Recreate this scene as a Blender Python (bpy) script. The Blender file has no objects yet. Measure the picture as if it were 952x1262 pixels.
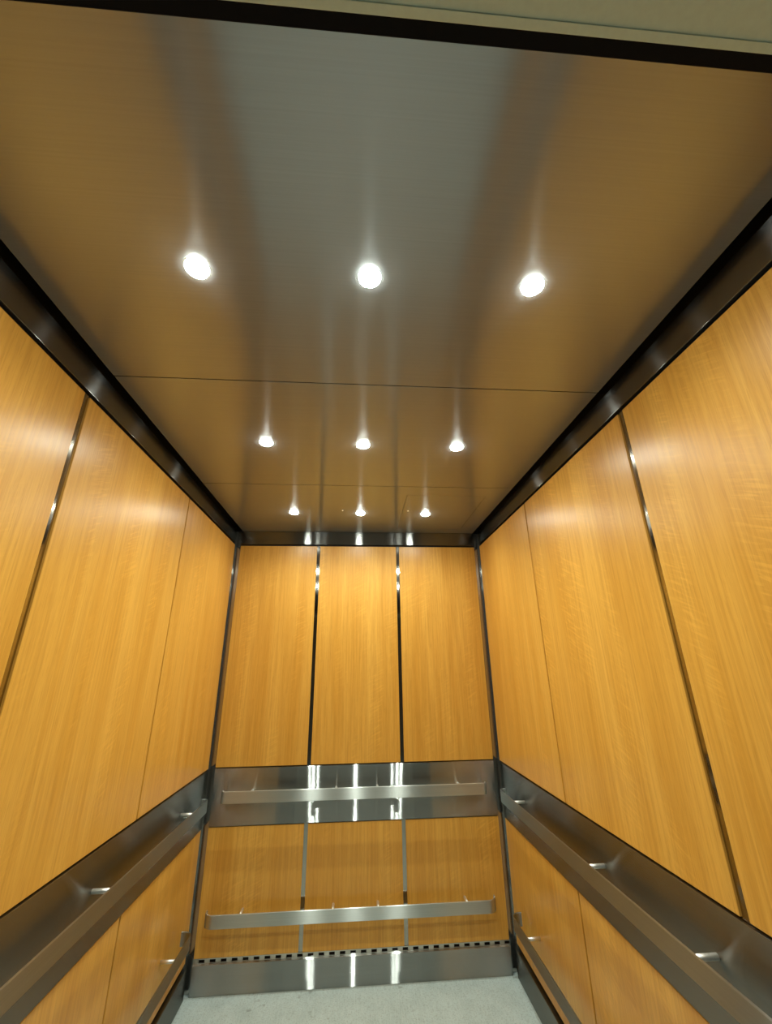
import bpy, bmesh, math, random
from mathutils import Vector, Matrix
random.seed(7)
S = bpy.context.scene
COL = S.collection

# ------------------------------------------------------------------ camera
cam_d = bpy.data.cameras.new('camera'); cam = bpy.data.objects.new('camera', cam_d); COL.objects.link(cam)
CX, CZ, YAW, PITCH, ROLL, FPX = .8208, 1.5154, .0762, .3561, -.0133, 507.5
cyw, syw, cp, sp = math.cos(YAW), math.sin(YAW), math.cos(PITCH), math.sin(PITCH)
fw = Vector((syw*cp, cyw*cp, sp)); rt = Vector((cyw, -syw, 0)); up = rt.cross(fw)
rt2 = rt*math.cos(ROLL) + up*math.sin(ROLL); up2 = -rt*math.sin(ROLL) + up*math.cos(ROLL)
cam.matrix_world = Matrix(((rt2.x, up2.x, -fw.x, CX), (rt2.y, up2.y, -fw.y, 0), (rt2.z, up2.z, -fw.z, CZ), (0, 0, 0, 1)))
cam_d.sensor_fit = 'VERTICAL'; cam_d.sensor_height = 24; cam_d.lens = 24*FPX/1262
cam_d.clip_start = .01
S.camera = cam

# ------------------------------------------------------------------ world, exposure
w = bpy.data.worlds.new('world'); S.world = w; w.use_nodes = True
w.node_tree.nodes['Background'].inputs[0].default_value = (.5, .52, .48, 1)
w.node_tree.nodes['Background'].inputs[1].default_value = .02
S.view_settings.view_transform = 'Standard'; S.view_settings.look = 'None'
S.view_settings.exposure = 0.0; S.view_settings.gamma = 1.0; S.view_settings.use_curve_mapping = False
LAMP = 1100.0         # radiance of the small bright core in each downlight
BEAM = 11.5           # watts of each downlight's beam
LANDING = 3.0        # watts of the added fill light on the landing

# ------------------------------------------------------------------ unseen fill light, added outside the cab door
ld = bpy.data.lights.new('landing_fill', 'AREA'); ld.shape = 'RECTANGLE'; ld.size = 1.2; ld.size_y = .6
ld.energy = LANDING; ld.color = (.95, 1.0, .86)
lo = bpy.data.objects.new('landing_fill', ld); lo.location = (.84, -1.3, 2.66); COL.objects.link(lo)

# ------------------------------------------------------------------ sizes (metres)
W, D, H = 1.693, 2.797, 2.40
WC = .030                       # corner reveal
ZB0, ZB1 = .693, .969           # handrail band
ZW0, ZW1 = .137, 2.297          # wood bottom / top
ZBASE = .118
BJ = (.562, 1.112)              # back wall joints
YJ = (1.9435, 1.113)            # side wall joints: narrow, wide
YF = .229                       # inner face of the front wall

# ------------------------------------------------------------------ materials
def new_mat(name):
    m = bpy.data.materials.new(name); m.use_nodes = True
    nt = m.node_tree; b = nt.nodes['Principled BSDF']
    return m, nt, b, nt.nodes, nt.links
def vmath(nt, op, a, b=None):
    n = nt.nodes.new('ShaderNodeVectorMath'); n.operation = op
    nt.links.new(a, n.inputs[0])
    if b is not None:
        if isinstance(b, tuple): n.inputs[1].default_value = b
        else: nt.links.new(b, n.inputs[1])
    return n.outputs[0]
def noise(nt, vec, scale, detail=3, rough=.5, dist=0):
    n = nt.nodes.new('ShaderNodeTexNoise'); nt.links.new(vec, n.inputs['Vector'])
    n.inputs['Scale'].default_value = scale; n.inputs['Detail'].default_value = detail
    n.inputs['Roughness'].default_value = rough; n.inputs['Distortion'].default_value = dist
    return n.outputs['Fac']
def ramp(nt, fac, stops):
    r = nt.nodes.new('ShaderNodeValToRGB'); nt.links.new(fac, r.inputs[0])
    e = r.color_ramp.elements
    while len(e) < len(stops): e.new(.5)
    for i, (p, c) in enumerate(stops):
        e[i].position = p; e[i].color = (c, c, c, 1) if not isinstance(c, tuple) else (*c, 1)
    return r.outputs[0]
def mapr(nt, fac, a, b, lo=0., hi=1.):
    n = nt.nodes.new('ShaderNodeMapRange'); nt.links.new(fac, n.inputs[0])
    n.inputs[1].default_value = lo; n.inputs[2].default_value = hi
    n.inputs[3].default_value = a; n.inputs[4].default_value = b
    return n.outputs[0]
def mix(nt, fac, a, b, kind='MIX'):
    n = nt.nodes.new('ShaderNodeMix'); n.data_type = 'RGBA'; n.blend_type = kind
    for sock, v in ((n.inputs[0], fac), (n.inputs[6], a), (n.inputs[7], b)):
        if hasattr(v, 'links') or hasattr(v, 'is_linked'): nt.links.new(v, sock)
        elif isinstance(v, tuple): sock.default_value = (*v, 1)
        else: sock.default_value = v
    return n.outputs[2]
def bump(nt, b, h, strength, dist=.001):
    n = nt.nodes.new('ShaderNodeBump'); n.inputs['Strength'].default_value = strength
    n.inputs['Distance'].default_value = dist
    nt.links.new(h, n.inputs['Height']); nt.links.new(n.outputs[0], b.inputs['Normal'])

def steel(name, color, a_fine, a_wide, grain, wide=.0, wide_a=.5, bmp=.02, matte=0.):
    """brushed steel: sharp along the brush lines' own direction (a_fine), smeared across them (a_wide);
    grain = axis of the brush lines; wide = share of a second, soft lobe"""
    m, nt, b, N, L = new_mat(name)
    out = nt.nodes['Material Output']; N.remove(b)
    tc = N.new('ShaderNodeTexCoord')
    v = vmath(nt, 'MULTIPLY', tc.outputs['Object'], tuple(1.5 if g else 260 for g in grain))
    f = noise(nt, v, 1.0, 2, .6)
    v2 = vmath(nt, 'MULTIPLY', tc.outputs['Object'], tuple(.7 if g else 14 for g in grain))
    g = noise(nt, v2, 1.0, 2, .5)
    cc = mix(nt, mapr(nt, f, 0., 1., .25, .75), tuple(x*.95 for x in color), tuple(min(1, x*1.04) for x in color))
    G = N.new('ShaderNodeBsdfAnisotropic'); L.new(cc, G.inputs['Color'])
    r = math.sqrt(math.sqrt(a_fine*a_wide))
    L.new(mapr(nt, g, r*.95, r*1.06, .3, .7), G.inputs['Roughness'])
    G.inputs['Anisotropy'].default_value = 1 - math.sqrt(a_fine/a_wide)
    c = N.new('ShaderNodeCombineXYZ')
    for i in range(3): c.inputs[i].default_value = grain[i]
    if a_fine != a_wide: L.new(c.outputs[0], G.inputs['Tangent'])
    bs = N.new('ShaderNodeBump'); bs.inputs['Strength'].default_value = bmp; bs.inputs['Distance'].default_value = .0004
    L.new(f, bs.inputs['Height'])
    if bmp: L.new(bs.outputs[0], G.inputs['Normal'])
    res = G.outputs[0]
    if wide:
        G2 = N.new('ShaderNodeBsdfAnisotropic'); L.new(cc, G2.inputs['Color'])
        G2.inputs['Roughness'].default_value = math.sqrt(wide_a)
        ms = N.new('ShaderNodeMixShader'); ms.inputs[0].default_value = wide
        L.new(res, ms.inputs[1]); L.new(G2.outputs[0], ms.inputs[2]); res = ms.outputs[0]
    if matte:
        df = N.new('ShaderNodeBsdfDiffuse'); L.new(cc, df.inputs['Color'])
        ms = N.new('ShaderNodeMixShader'); ms.inputs[0].default_value = matte
        L.new(res, ms.inputs[1]); L.new(df.outputs[0], ms.inputs[2]); res = ms.outputs[0]
    L.new(res, out.inputs['Surface'])
    return m

X, Y, Z = (1, 0, 0), (0, 1, 0), (0, 0, 1)
M = {}
M['ceiling'] = steel('brushed ceiling steel', (.385, .40, .405), .014, .12, X, .22, .5, bmp=0, matte=.20)
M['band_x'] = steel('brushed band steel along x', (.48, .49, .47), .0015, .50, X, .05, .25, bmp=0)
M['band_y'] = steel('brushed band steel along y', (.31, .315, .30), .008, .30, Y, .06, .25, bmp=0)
M['frieze_x'] = steel('brushed frieze steel along x', (.27, .265, .25), .004, .12, X, .04, .3, bmp=0)
M['frieze_y'] = steel('brushed frieze steel along y', (.23, .225, .215), .004, .10, Y, .04, .3, bmp=0)
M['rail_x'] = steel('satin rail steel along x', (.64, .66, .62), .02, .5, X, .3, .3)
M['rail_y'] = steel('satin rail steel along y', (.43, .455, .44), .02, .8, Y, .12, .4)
M['strip'] = steel('polished strip steel', (.42, .39, .34), .006, .02, Z, bmp=0)
M['corner'] = steel('polished corner steel', (.42, .42, .40), .006, .02, Z, .14, .30, bmp=0)
M['post'] = steel('polished post steel', (.92, .93, .90), .22, .22, Z, bmp=0)
M['vent'] = steel('satin vent steel', (.60, .59, .52), .12, .2, X, bmp=0)

def plain(name, color, rough, metallic=0., nscale=0, namp=.1, spec=.5):
    m, nt, b, N, L = new_mat(name)
    b.inputs['Roughness'].default_value = rough; b.inputs['Metallic'].default_value = metallic
    b.inputs['Specular IOR Level'].default_value = spec
    if nscale:
        tc = N.new('ShaderNodeTexCoord'); f = noise(nt, tc.outputs['Object'], nscale, 4)
        L.new(mix(nt, f, tuple(c*(1-namp) for c in color), tuple(c*(1+namp) for c in color)), b.inputs['Base Color'])
    else: b.inputs['Base Color'].default_value = (*color, 1)
    return m
M['black'] = plain('black void shade', (.006, .006, .008), .8, nscale=12)  # black colour stands in for the shade above the ceiling
M['rubber'] = plain('black rubber seal', (.003, .003, .005), .7, nscale=30, spec=.15)
M['header'] = plain('beige door header paint', (.70, .80, .66), .5, nscale=120, namp=.08)
M['paint'] = plain('landing wall paint', (.30, .29, .26), .7, nscale=6)
M['backing'] = plain('dark wall backing', (.018, .014, .010), .6, nscale=12)

def wood(name, c_dark, c_mid, c_light, rough):
    m, nt, b, N, L = new_mat(name)
    tc = N.new('ShaderNodeTexCoord'); oi = N.new('ShaderNodeObjectInfo')
    sep = N.new('ShaderNodeSeparateXYZ'); L.new(tc.outputs['Object'], sep.inputs[0])
    def mth(op, a, b_=None):
        n = N.new('ShaderNodeMath'); n.operation = op; L.new(a, n.inputs[0])
        if b_ is not None:
            if hasattr(b_, 'is_linked'): L.new(b_, n.inputs[1])
            else: n.inputs[1].default_value = b_
        return n.outputs[0]
    u = mth('ADD', sep.outputs[0], sep.outputs[1])
    off = mth('MULTIPLY', oi.outputs['Random'], 37.)
    c = N.new('ShaderNodeCombineXYZ')
    L.new(u, c.inputs[0]); L.new(off, c.inputs[1]); L.new(sep.outputs[2], c.inputs[2])
    P = c.outputs[0]
    broad = noise(nt, vmath(nt, 'MULTIPLY', P, (11, 1, .55)), 1., 3, .55, .35)      # broad colour bands
    fine = noise(nt, vmath(nt, 'MULTIPLY', P, (115, 1, 2.6)), 1., 4, .62, .2)        # fine grain
    pore = noise(nt, vmath(nt, 'MULTIPLY', P, (420, 1, 16)), 1., 2, .6)              # pores
    # curly figure: short ripples across the grain, in patches
    rot = N.new('ShaderNodeVectorRotate'); rot.rotation_type = 'Y_AXIS'; rot.inputs['Angle'].default_value = .45
    L.new(P, rot.inputs['Vector'])
    fig = noise(nt, vmath(nt, 'MULTIPLY', rot.outputs[0], (13, 1, 130)), 1., 2, .5, .6)
    patch = ramp(nt, noise(nt, vmath(nt, 'MULTIPLY', P, (9, 1, 1.6)), 1., 2), [(.50, 0.), (.66, 1.)])
    base = mix(nt, ramp(nt, broad, [(.34, 0.), (.66, 1.)]), c_mid, c_light)
    base = mix(nt, ramp(nt, fine, [(.36, .34), (.60, 0.)]), base, c_dark)
    base = mix(nt, ramp(nt, pore, [(.30, .35), (.45, 0.)]), base, c_dark)
    k = N.new('ShaderNodeMath'); k.operation = 'MULTIPLY'
    L.new(patch, k.inputs[0]); L.new(ramp(nt, fig, [(.50, 0.), (.66, .22)]), k.inputs[1])
    base = mix(nt, k.outputs[0], base, tuple(min(1, x*1.35) for x in c_light))
    L.new(base, b.inputs['Base Color'])
    L.new(mapr(nt, fine, rough-.03, rough+.05), b.inputs['Roughness'])
    b.inputs['Specular IOR Level'].default_value = .42
    ge = N.new('ShaderNodeNewGeometry')
    L.new(vmath(nt, 'CROSS_PRODUCT', ge.outputs['Normal'], (0, 0, 1)), b.inputs['Tangent'])   # sheen smears across the vertical grain
    b.inputs['Anisotropic'].default_value = .5
    bump(nt, b, fine, .05, .0004)
    return m
M['wood'] = wood('golden cherry laminate', (.42, .175, .020), (.64, .315, .046), (.74, .40, .074), .33)

def floor_mat():
    m, nt, b, N, L = new_mat('pale grey green speckled vinyl')
    tc = N.new('ShaderNodeTexCoord'); P = tc.outputs['Object']
    a = noise(nt, P, 9, 5, .6); s = noise(nt, P, 140, 3, .6)
    lin = noise(nt, vmath(nt, 'MULTIPLY', P, (170, 14, 1)), 1., 3, .6)
    c = mix(nt, ramp(nt, a, [(.3, 0.), (.7, 1.)]), (.44, .54, .53), (.55, .66, .65))
    c = mix(nt, ramp(nt, s, [(.35, .5), (.5, 0.)]), c, (.26, .31, .29))
    c = mix(nt, ramp(nt, lin, [(.35, .35), (.55, 0.)]), c, (.64, .72, .70))
    c = mix(nt, ramp(nt, noise(nt, P, 17, 2), [(.66, 0.), (.76, .7)]), c, (.17, .19, .17))
    L.new(c, b.inputs['Base Color']); b.inputs['Roughness'].default_value = .5
    bump(nt, b, s, .15, .0006)
    return m
M['floor'] = floor_mat()

def lens_mat(name, e):
    m, nt, b, N, L = new_mat(name)
    b.inputs['Base Color'].default_value = (.9, .9, .88, 1)
    b.inputs['Emission Color'].default_value = (.92, 1.0, .91, 1)
    b.inputs['Emission Strength'].default_value = e
    return m
M['core'] = lens_mat('bright lamp core', LAMP)
M['lens'] = lens_mat('glowing frosted lens rim', 75.0)


# ------------------------------------------------------------------ mesh helpers
def finish(bm, name, mat, parent=None, origin=(0, 0, 0), smooth=False):
    me = bpy.data.meshes.new(name)
    o3 = Vector(origin)
    for v in bm.verts: v.co -= o3
    bmesh.ops.recalc_face_normals(bm, faces=bm.faces)
    bm.to_mesh(me); bm.free()
    if smooth:
        for p in me.polygons: p.use_smooth = True
    me.materials.append(mat)
    o = bpy.data.objects.new(name, me); COL.objects.link(o)
    place(o, parent, o3)
    return o
def wpos(o):
    v = o.location.copy()
    while o.parent: o = o.parent; v += o.location
    return v
def place(o, parent, world):
    if parent is not None:
        o.parent = parent; o.location = Vector(world) - wpos(parent)
    else: o.location = world
def add_box(bm, x0, x1, y0, y1, z0, z1, bev=0):
    vs = [bm.verts.new((x, y, z)) for x in (x0, x1) for y in (y0, y1) for z in (z0, z1)]
    fs = [(0, 1, 3, 2), (4, 6, 7, 5), (0, 4, 5, 1), (2, 3, 7, 6), (0, 2, 6, 4), (1, 5, 7, 3)]
    faces = [bm.faces.new([vs[i] for i in f]) for f in fs]
    if bev:
        es = list({e for f in faces for e in f.edges})
        bmesh.ops.bevel(bm, geom=es, offset=bev, segments=2, affect='EDGES', profile=.5)
def box(name, b, mat, parent=None, bev=0):
    bm = bmesh.new(); add_box(bm, *b, bev=bev)
    return finish(bm, name, mat, parent, ((b[0]+b[1])/2, (b[2]+b[3])/2, b[4]))
def boxes(name, lst, mat, parent=None, bev=0):
    bm = bmesh.new()
    for b in lst: add_box(bm, *b, bev=bev)
    b = lst[0]
    return finish(bm, name, mat, parent, ((b[0]+b[1])/2, (b[2]+b[3])/2, b[4]))
def empty(name, loc, parent=None):
    o = bpy.data.objects.new(name, None); COL.objects.link(o); o.empty_display_size = .1
    place(o, parent, loc); return o
def tag(o, label=None, cat=None, group=None, kind=None):
    if label: o['label'] = label
    if cat: o['category'] = cat
    if group: o['group'] = group
    if kind: o['kind'] = kind
    return o

# ------------------------------------------------------------------ walls
T = .012                                     # wood panel thickness
BK = .017                                    # depth of backing behind the wood face
# side walls: n = +1 left wall (face x=0, looks towards +x), n = -1 right wall (face x=W)
def sbox(name, side, d0, d1, y0, y1, z0, z1, mat, parent, bev=0):
    """d = distance from wall face into the room (negative = behind the face)"""
    if side == 'left': return box(name, (d0, d1, y0, y1, z0, z1), mat, parent, bev)
    return box(name, (W-d1, W-d0, y0, y1, z0, z1), mat, parent, bev)

# back wall -----------------------------------------------------------------
wb = tag(empty('wall_back', (W/2, D, 0)), 'rear lift wall of golden wood panels split by steel band', 'wall', kind='structure')
box('wall_backing', (-.06, W+.06, D+BK, D+.06, 0, 2.62), M['backing'], wb)
JW = .011
cols = ((WC, BJ[0]-JW), (BJ[0]+JW, BJ[1]-JW), (BJ[1]+JW, W-WC))
for (z0, z1) in ((ZW0, ZB0-.005), (ZB1+.006, ZW1)):
    for (a, b) in cols:
        box('wood_panel', (a, b, D, D+T, z0, z1), M['wood'], wb, .0015)
    for j in BJ:
        box('joint_strip', (j-JW+.0002, j+JW-.0002, D+.006, D+.009, z0-.004, z1+.004), M['strip'], wb)
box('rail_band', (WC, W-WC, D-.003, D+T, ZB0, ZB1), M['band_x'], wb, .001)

# side walls ----------------------------------------------------------------
WJ, NJ = .0125, .0050                          # half widths of wide and narrow joint
for side in ('left', 'right'):
    x = 0 if side == 'left' else W
    ws = tag(empty('wall_'+side, (x, (YF+D)/2, 0)),
             'side lift wall on the %s with three tall golden wood panels above steel band' % side, 'wall', kind='structure')
    sbox('wall_backing', side, -.06, -BK, -.02, D+BK, 0, 2.62, M['backing'], ws)
    rows = ((D-WC, YJ[0]+NJ), (YJ[0]-NJ, YJ[1]+WJ), (YJ[1]-WJ, YF))
    for (z0, z1) in ((ZW0, ZB0-.005), (ZB1+.006, ZW1)):
        for (b, a) in rows:
            sbox('wood_panel', side, -T, 0, a, b, z0, z1, M['wood'], ws, .0015)
        sbox('joint_strip', side, -.009, -.006, YJ[1]-WJ+.0002, YJ[1]+WJ-.0002, z0-.004, z1+.004, M['strip'], ws)
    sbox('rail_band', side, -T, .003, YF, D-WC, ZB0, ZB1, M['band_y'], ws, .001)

# corner posts (vertical steel strips in the rear corners) --------------------
for side, cx0 in (('left', 0), ('right', W)):
    s = 1 if side == 'left' else -1
    bm = bmesh.new()
    # two polished faces meeting in the recessed corner
    def P(a, d): return (cx0 + s*a, D - d)
    pts = [P(-BK, .0298), P(-.006, .0298), P(-.006, -.006), P(.0298, -.006), P(.0298, -BK), P(-BK, -BK)]
    lo = [bm.verts.new((px, py, 0.002)) for px, py in pts]; hi = [bm.verts.new((px, py, 2.40)) for px, py in pts]
    n = len(pts)
    for i in range(n): bm.faces.new((lo[i], lo[(i+1) % n], hi[(i+1) % n], hi[i]))
    bm.faces.new(lo); bm.faces.new(hi)
    o = finish(bm, 'trim_%d' % (1 if side == 'left' else 2), M['corner'], None, (cx0, D, .002))
    tag(o, 'dark polished steel strip running up the rear %s corner' % side, 'corner strip', kind='structure')

# frieze (steel strip above the wood) -----------------------------------------
f = box('trim_3', (WC, W-WC, D-.003, D+T, 2.309, 2.400), M['frieze_x'], None, .001)
tag(f, 'steel frieze strip above the rear wood panels', 'frieze', kind='structure')
for k, side in ((4, 'left'), (5, 'right')):
    f = sbox('trim_%d' % k, side, -T, .003, YF, D-WC, 2.309, 2.399, M['frieze_y'], None, .001)
    tag(f, 'dark steel frieze strip above the %s wood panels' % side, 'frieze', kind='structure')

# baseboards -------------------------------------------------------------------
def vent(name, b0, axis, side, parent):
    """perforated vent strip just above the baseboard: real slots between steel tabs"""
    bm = bmesh.new()
    if axis == 'x':
        a0, a1 = WC, W-WC
        fix = lambda u0, u1, z0, z1: (u0, u1, D+.001, D+.004, z0, z1)
    else:
        a0, a1 = YF, D-WC
        if side == 'left': fix = lambda u0, u1, z0, z1: (-.004, -.001, u0, u1, z0, z1)
        else: fix = lambda u0, u1, z0, z1: (W+.001, W+.004, u0, u1, z0, z1)
    add_box(bm, *fix(a0, a1, .108, .1195)); add_box(bm, *fix(a0, a1, .1325, .1365))
    u = a0
    while u < a1:
        add_box(bm, *fix(u, min(u+.026, a1), .1195, .1325)); u += .0545
    return finish(bm, name, M['vent'], parent, wpos(parent))
bb = tag(empty('baseboard_back', (W/2, D, 0)), 'brushed steel kick plate along the rear wall with vent slots above', 'baseboard', kind='structure')
box('kick_plate', (WC, W-WC, D-.015, D+T, .0, ZBASE), M['band_x'], bb, .0015)
vent('vent_strip', None, 'x', None, bb)
for side in ('left', 'right'):
    x = 0 if side == 'left' else W
    b_ = tag(empty('baseboard_'+side, (x, 1.5, 0)), 'dark steel kick plate along the %s wall at the floor' % side, 'baseboard', kind='structure')
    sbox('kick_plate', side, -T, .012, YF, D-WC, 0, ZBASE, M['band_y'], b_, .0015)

# floor ---------------------------------------------------------------------------
tag(box('floor', (-.06, W+.06, .05, D+.06, -.03, 0), M['floor']), 'pale grey green speckled vinyl lift floor', 'floor', kind='structure')

# ceiling -------------------------------------------------------------------------
GL = .035
S1, S2 = 1.150, 1.9836
ce = tag(empty('ceiling', (W/2, 1.5, H)), 'suspended brushed steel lift ceiling of three wide panels', 'ceiling', kind='structure')
g = .0018
box('ceiling_panel', (GL, W-GL, YF+.004, S1-g, H, H+.02), M['ceiling'], ce, .0008)
box('ceiling_panel', (GL, W-GL, S1+g, S2-g, H, H+.02), M['ceiling'], ce, .0008)
hx0, hx1, hy0, hy1 = 1.102, 1.545, 2.10, 2.70
bm = bmesh.new()
q = .0016
for b in ((GL, W-GL, S2+g, hy0-q, H, H+.02), (GL, hx0-q, hy0-q, hy1+q, H, H+.02), (hx1+q, W-GL, hy0-q, hy1+q, H, H+.02), (GL, W-GL, hy1+q, D-.006, H, H+.02)):
    add_box(bm, *b)
finish(bm, 'ceiling_panel', M['ceiling'], ce, (W/2, 2.4, H))
box('hatch', (hx0, hx1, hy0, hy1, H, H+.02), M['ceiling'], ce, .0004)
def lathe(bm, prof, n, cx, cy):
    rings = [[bm.verts.new((cx+r*math.cos(2*math.pi*i/n), cy+r*math.sin(2*math.pi*i/n), z)) for i in range(n)] for r, z in prof]
    for a, b in zip(rings, rings[1:]):
        for i in range(n): bm.faces.new((a[i], a[(i+1) % n], b[(i+1) % n], b[i]))
    bm.faces.new(rings[0]); bm.faces.new(rings[-1])
for (x, y) in ((.736, 2.353), (1.1345, 2.345)):
    bm = bmesh.new(); lathe(bm, [(.005, H+.001), (.005, H-.002), (.003, H-.0035)], 12, x, y)
    finish(bm, 'stud', M['post'], ce, (x, y, H), True)
# black lid added above the panels so the side gaps stay dark
box('ceiling_blackout', (-.06, W+.06, -.02, D+.06, 2.60, 2.63), M['black'], ce)

# front wall, door opening, landing (behind and above the camera) -------------------
wf = tag(empty('wall_front', (W/2, YF, 0)), 'beige painted door header over the lift entrance with black edge strip', 'door header', kind='structure')
DX0, DX1, DZ = .17, W-.17, 2.13
box('header', (-.06, W+.06, -.02, YF-.015, DZ, 2.60), M['header'], wf)
box('header_lip', (DX0, DX1, .2055, YF-.015, DZ-.0015, DZ), M['header'], wf, .0004)
box('edge_strip', (-.06, W+.06, YF-.015, YF, DZ, 2.60), M['rubber'], wf, .001)
box('front_return', (-.06, DX0, -.02, YF, 0, DZ), M['band_y'], wf)
box('front_return', (DX1, W+.06, -.02, YF, 0, DZ), M['band_y'], wf)
lf = tag(box('floor_landing', (-1.2, W+1.2, -2.6, .05, -.03, 0), M['floor']), 'pale landing floor outside the lift door', 'floor', kind='structure')
lw = empty('wall_landing', (W/2, -2.6, 0)); tag(lw, 'painted landing walls outside the lift door', 'wall', kind='structure')
box('wall_section', (-1.2, W+1.2, -2.66, -2.6, 0, 2.7), M['paint'], lw)
box('wall_section', (-1.26, -1.2, -2.66, -.02, 0, 2.7), M['paint'], lw)
box('wall_section', (W+1.2, W+1.26, -2.66, -.02, 0, 2.7), M['paint'], lw)
box('wall_section', (-1.2, -.06, -.08, -.02, 0, 2.7), M['paint'], lw)
box('wall_section', (W+.06, W+1.2, -.08, -.02, 0, 2.7), M['paint'], lw)
tag(box('ceiling_landing', (-1.26, W+1.26, -2.66, -.02, 2.7, 2.75), M['paint']), 'white landing ceiling outside the lift door', 'ceiling', kind='structure')

# ------------------------------------------------------------------ handrails
def rail_path(L, s, r, n=8):
    """centre line of the flat bar: starts on the wall, bends, runs along u, bends back"""
    pts = [(0, 0)]
    for i in range(n+1):
        a = math.pi - i*(math.pi/2)/n
        pts.append((r + r*math.cos(a), s - r + r*math.sin(a)))
    for i in range(n+1):
        a = math.pi/2 - i*(math.pi/2)/n
        pts.append((L - r + r*math.cos(a), s - r + r*math.sin(a)))
    pts.append((L, 0))
    return pts
def bar_bm(L, s, r, th, z0, z1, xf):
    c = rail_path(L, s-th/2, r)
    c[0] = (0, s-th/2-r-.010); c[-1] = (L, s-th/2-r-.010)
    bm = bmesh.new(); rings = []
    for i, (u, d) in enumerate(c):
        p, q_ = c[max(i-1, 0)], c[min(i+1, len(c)-1)]
        t = Vector((q_[0]-p[0], q_[1]-p[1])).normalized(); nrm = Vector((-t.y, t.x))
        o = Vector((u, d)) + nrm*th/2; inn = Vector((u, d)) - nrm*th/2
        bv = .0017
        o2 = Vector((u, d)) + nrm*(th/2-bv); i2 = Vector((u, d)) - nrm*(th/2-bv)
        sec = [(o, z0+bv), (o, z1-bv), (o2, z1), (i2, z1), (inn, z1-bv), (inn, z0+bv), (i2, z0), (o2, z0)]
        rings.append([bm.verts.new(xf(p2.x, p2.y, z)) for p2, z in sec])
    for a, b in zip(rings, rings[1:]):
        for i in range(8): bm.faces.new((a[i], a[(i+1) % 8], b[(i+1) % 8], b[i]))
    bm.faces.new(rings[0]); bm.faces.new(rings[-1])
    return bm
def rod_bm(u, z, d0, d1, r, xf):
    bm = bmesh.new(); n = 16
    prof = [(d0, r), (d1, r)]
    rings = [[bm.verts.new(xf(u + rr*math.cos(2*math.pi*i/n), d, z + rr*math.sin(2*math.pi*i/n))) for i in range(n)] for d, rr in prof]
    for a, b in zip(rings, rings[1:]):
        for i in range(n): bm.faces.new((a[i], a[(i+1) % n], b[(i+1) % n], b[i]))
    bm.faces.new(rings[0]); bm.faces.new(rings[-1])
    return bm
def handrail(wall, u0, u1, z0, z1, r, posts, pz, face, label, group):
    s = .070
    if wall == 'back':
        xf = lambda u, d, z: (u0+u, D-face-d, z); base = ((u0+u1)/2, D-face, z0); mat = M['rail_x']
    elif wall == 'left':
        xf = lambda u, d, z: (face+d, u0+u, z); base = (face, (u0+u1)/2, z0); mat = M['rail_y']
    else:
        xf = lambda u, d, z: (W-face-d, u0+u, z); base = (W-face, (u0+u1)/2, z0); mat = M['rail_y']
    t = tag(empty('handrail', base), label, 'handrail', group)
    s2 = s - face
    o = finish(bar_bm(u1-u0, s2, r, .007, z0, z1, xf), 'rail_bar', mat, t, base)
    for p in posts:
        o = finish(rod_bm(p-u0, pz, 0, s2-.006, .0070, xf), 'bracket', M['post'], t, xf(p-u0, 0, pz), True)
    return t
GU, GL_ = 'upper handrails on the steel band', 'lower bumper rails above the floor'
XP = (.253, .725, .962, 1.436); YP = (.515, 1.226, 1.700, 2.412)
ZU0, ZU1, ZL0, ZL1 = .813, .871, .280, .336
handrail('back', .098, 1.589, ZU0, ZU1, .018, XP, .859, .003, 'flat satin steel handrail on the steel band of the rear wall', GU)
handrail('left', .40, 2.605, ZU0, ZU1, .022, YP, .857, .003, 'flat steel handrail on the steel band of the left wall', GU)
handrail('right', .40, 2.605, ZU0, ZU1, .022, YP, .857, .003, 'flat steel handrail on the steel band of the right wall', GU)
handrail('back', .076, 1.594, ZL0, ZL1, .042, XP, .3265, 0, 'low flat steel bumper rail across the wood of the rear wall', GL_)
handrail('left', .40, 2.605, ZL0, ZL1, .042, YP, .324, 0, 'low flat steel bumper rail near the floor on the left wall', GL_)
handrail('right', .40, 2.605, ZL0, ZL1, .042, YP, .324, 0, 'low flat steel bumper rail near the floor on the right wall', GL_)

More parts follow.
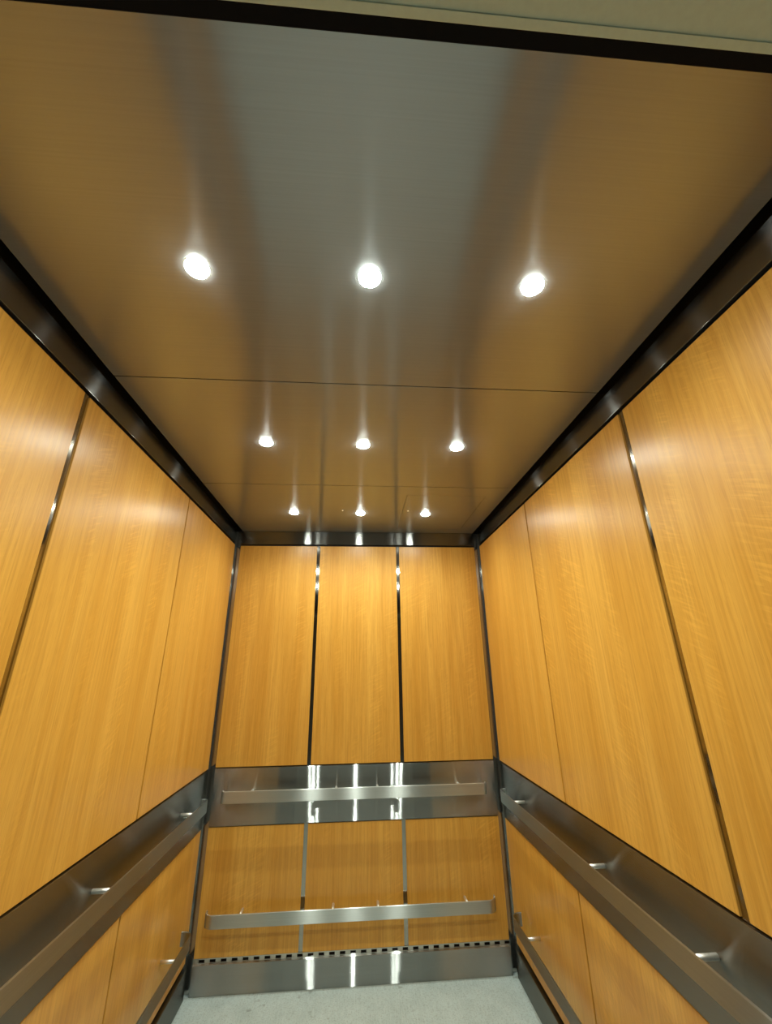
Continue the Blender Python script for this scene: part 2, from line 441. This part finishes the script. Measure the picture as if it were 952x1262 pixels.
# ------------------------------------------------------------------ downlights
def downlight():
    t = empty('ceiling_light', (0, 0, H))
    bm = bmesh.new()
    n = 32; prof = [(.0266, H+.002), (.0290, H+.002), (.0290, H-.0006), (.0284, H-.0014), (.0274, H-.0014), (.0266, H-.0006)]
    rings = [[bm.verts.new((r*math.cos(2*math.pi*i/n), r*math.sin(2*math.pi*i/n), z)) for i in range(n)] for r, z in prof]
    for k in range(len(prof)):
        a, b = rings[k], rings[(k+1) % len(prof)]
        for i in range(n): bm.faces.new((a[i], a[(i+1) % n], b[(i+1) % n], b[i]))
    finish(bm, 'trim_ring', M['post'], t, (0, 0, H), True)
    def dome(name, prof, mat, cap):
        bm = bmesh.new(); n = 20
        rings = [[bm.verts.new((r*math.cos(2*math.pi*i/n), r*math.sin(2*math.pi*i/n), z)) for i in range(n)] for r, z in prof]
        for a, b in zip(rings, rings[1:]):
            for i in range(n): bm.faces.new((a[i], a[(i+1) % n], b[(i+1) % n], b[i]))
        if cap: bm.faces.new(rings[-1])
        finish(bm, name, mat, t, (0, 0, H), True)
    dome('lens', [(.0274, H-.0005), (.0268, H-.0045), (.0222, H-.0075), (.0122, H-.0092)], M['lens'], False)
    dome('lamp_core', [(.0122, H-.0091), (.0105, H-.0100), (.0070, H-.0106), (.0030, H-.0109)], M['core'], True)
    return t
proto = downlight()
rown = ('nearest row', 'middle row', 'far row')
coln = ('left', 'centre', 'right')
first = True
for ri, y in enumerate((.739, 1.552, 2.3975)):
    for ci, x in enumerate((.438, .845, 1.252)):
        if first: o = proto; first = False
        else:
            o = proto.copy(); COL.objects.link(o)
            for ch in [c0 for c0 in proto.children if c0.type == 'MESH']:
                c = ch.copy(); COL.objects.link(c); c.parent = o
        o.location = (x, y, H)
        sd = bpy.data.lights.new('beam', 'SPOT'); sd.energy = BEAM; sd.spot_size = math.radians(152); sd.spot_blend = 1.0
        sd.shadow_soft_size = .011; sd.color = (.93, 1.0, .90)
        so = bpy.data.objects.new('beam', sd); COL.objects.link(so); so.parent = o; so.location = (0, 0, -.024)
        tag(o, 'small round lit downlight, %s one of the %s in the steel ceiling' % (coln[ci], rown[ri]), 'ceiling light', 'round downlights in the ceiling')
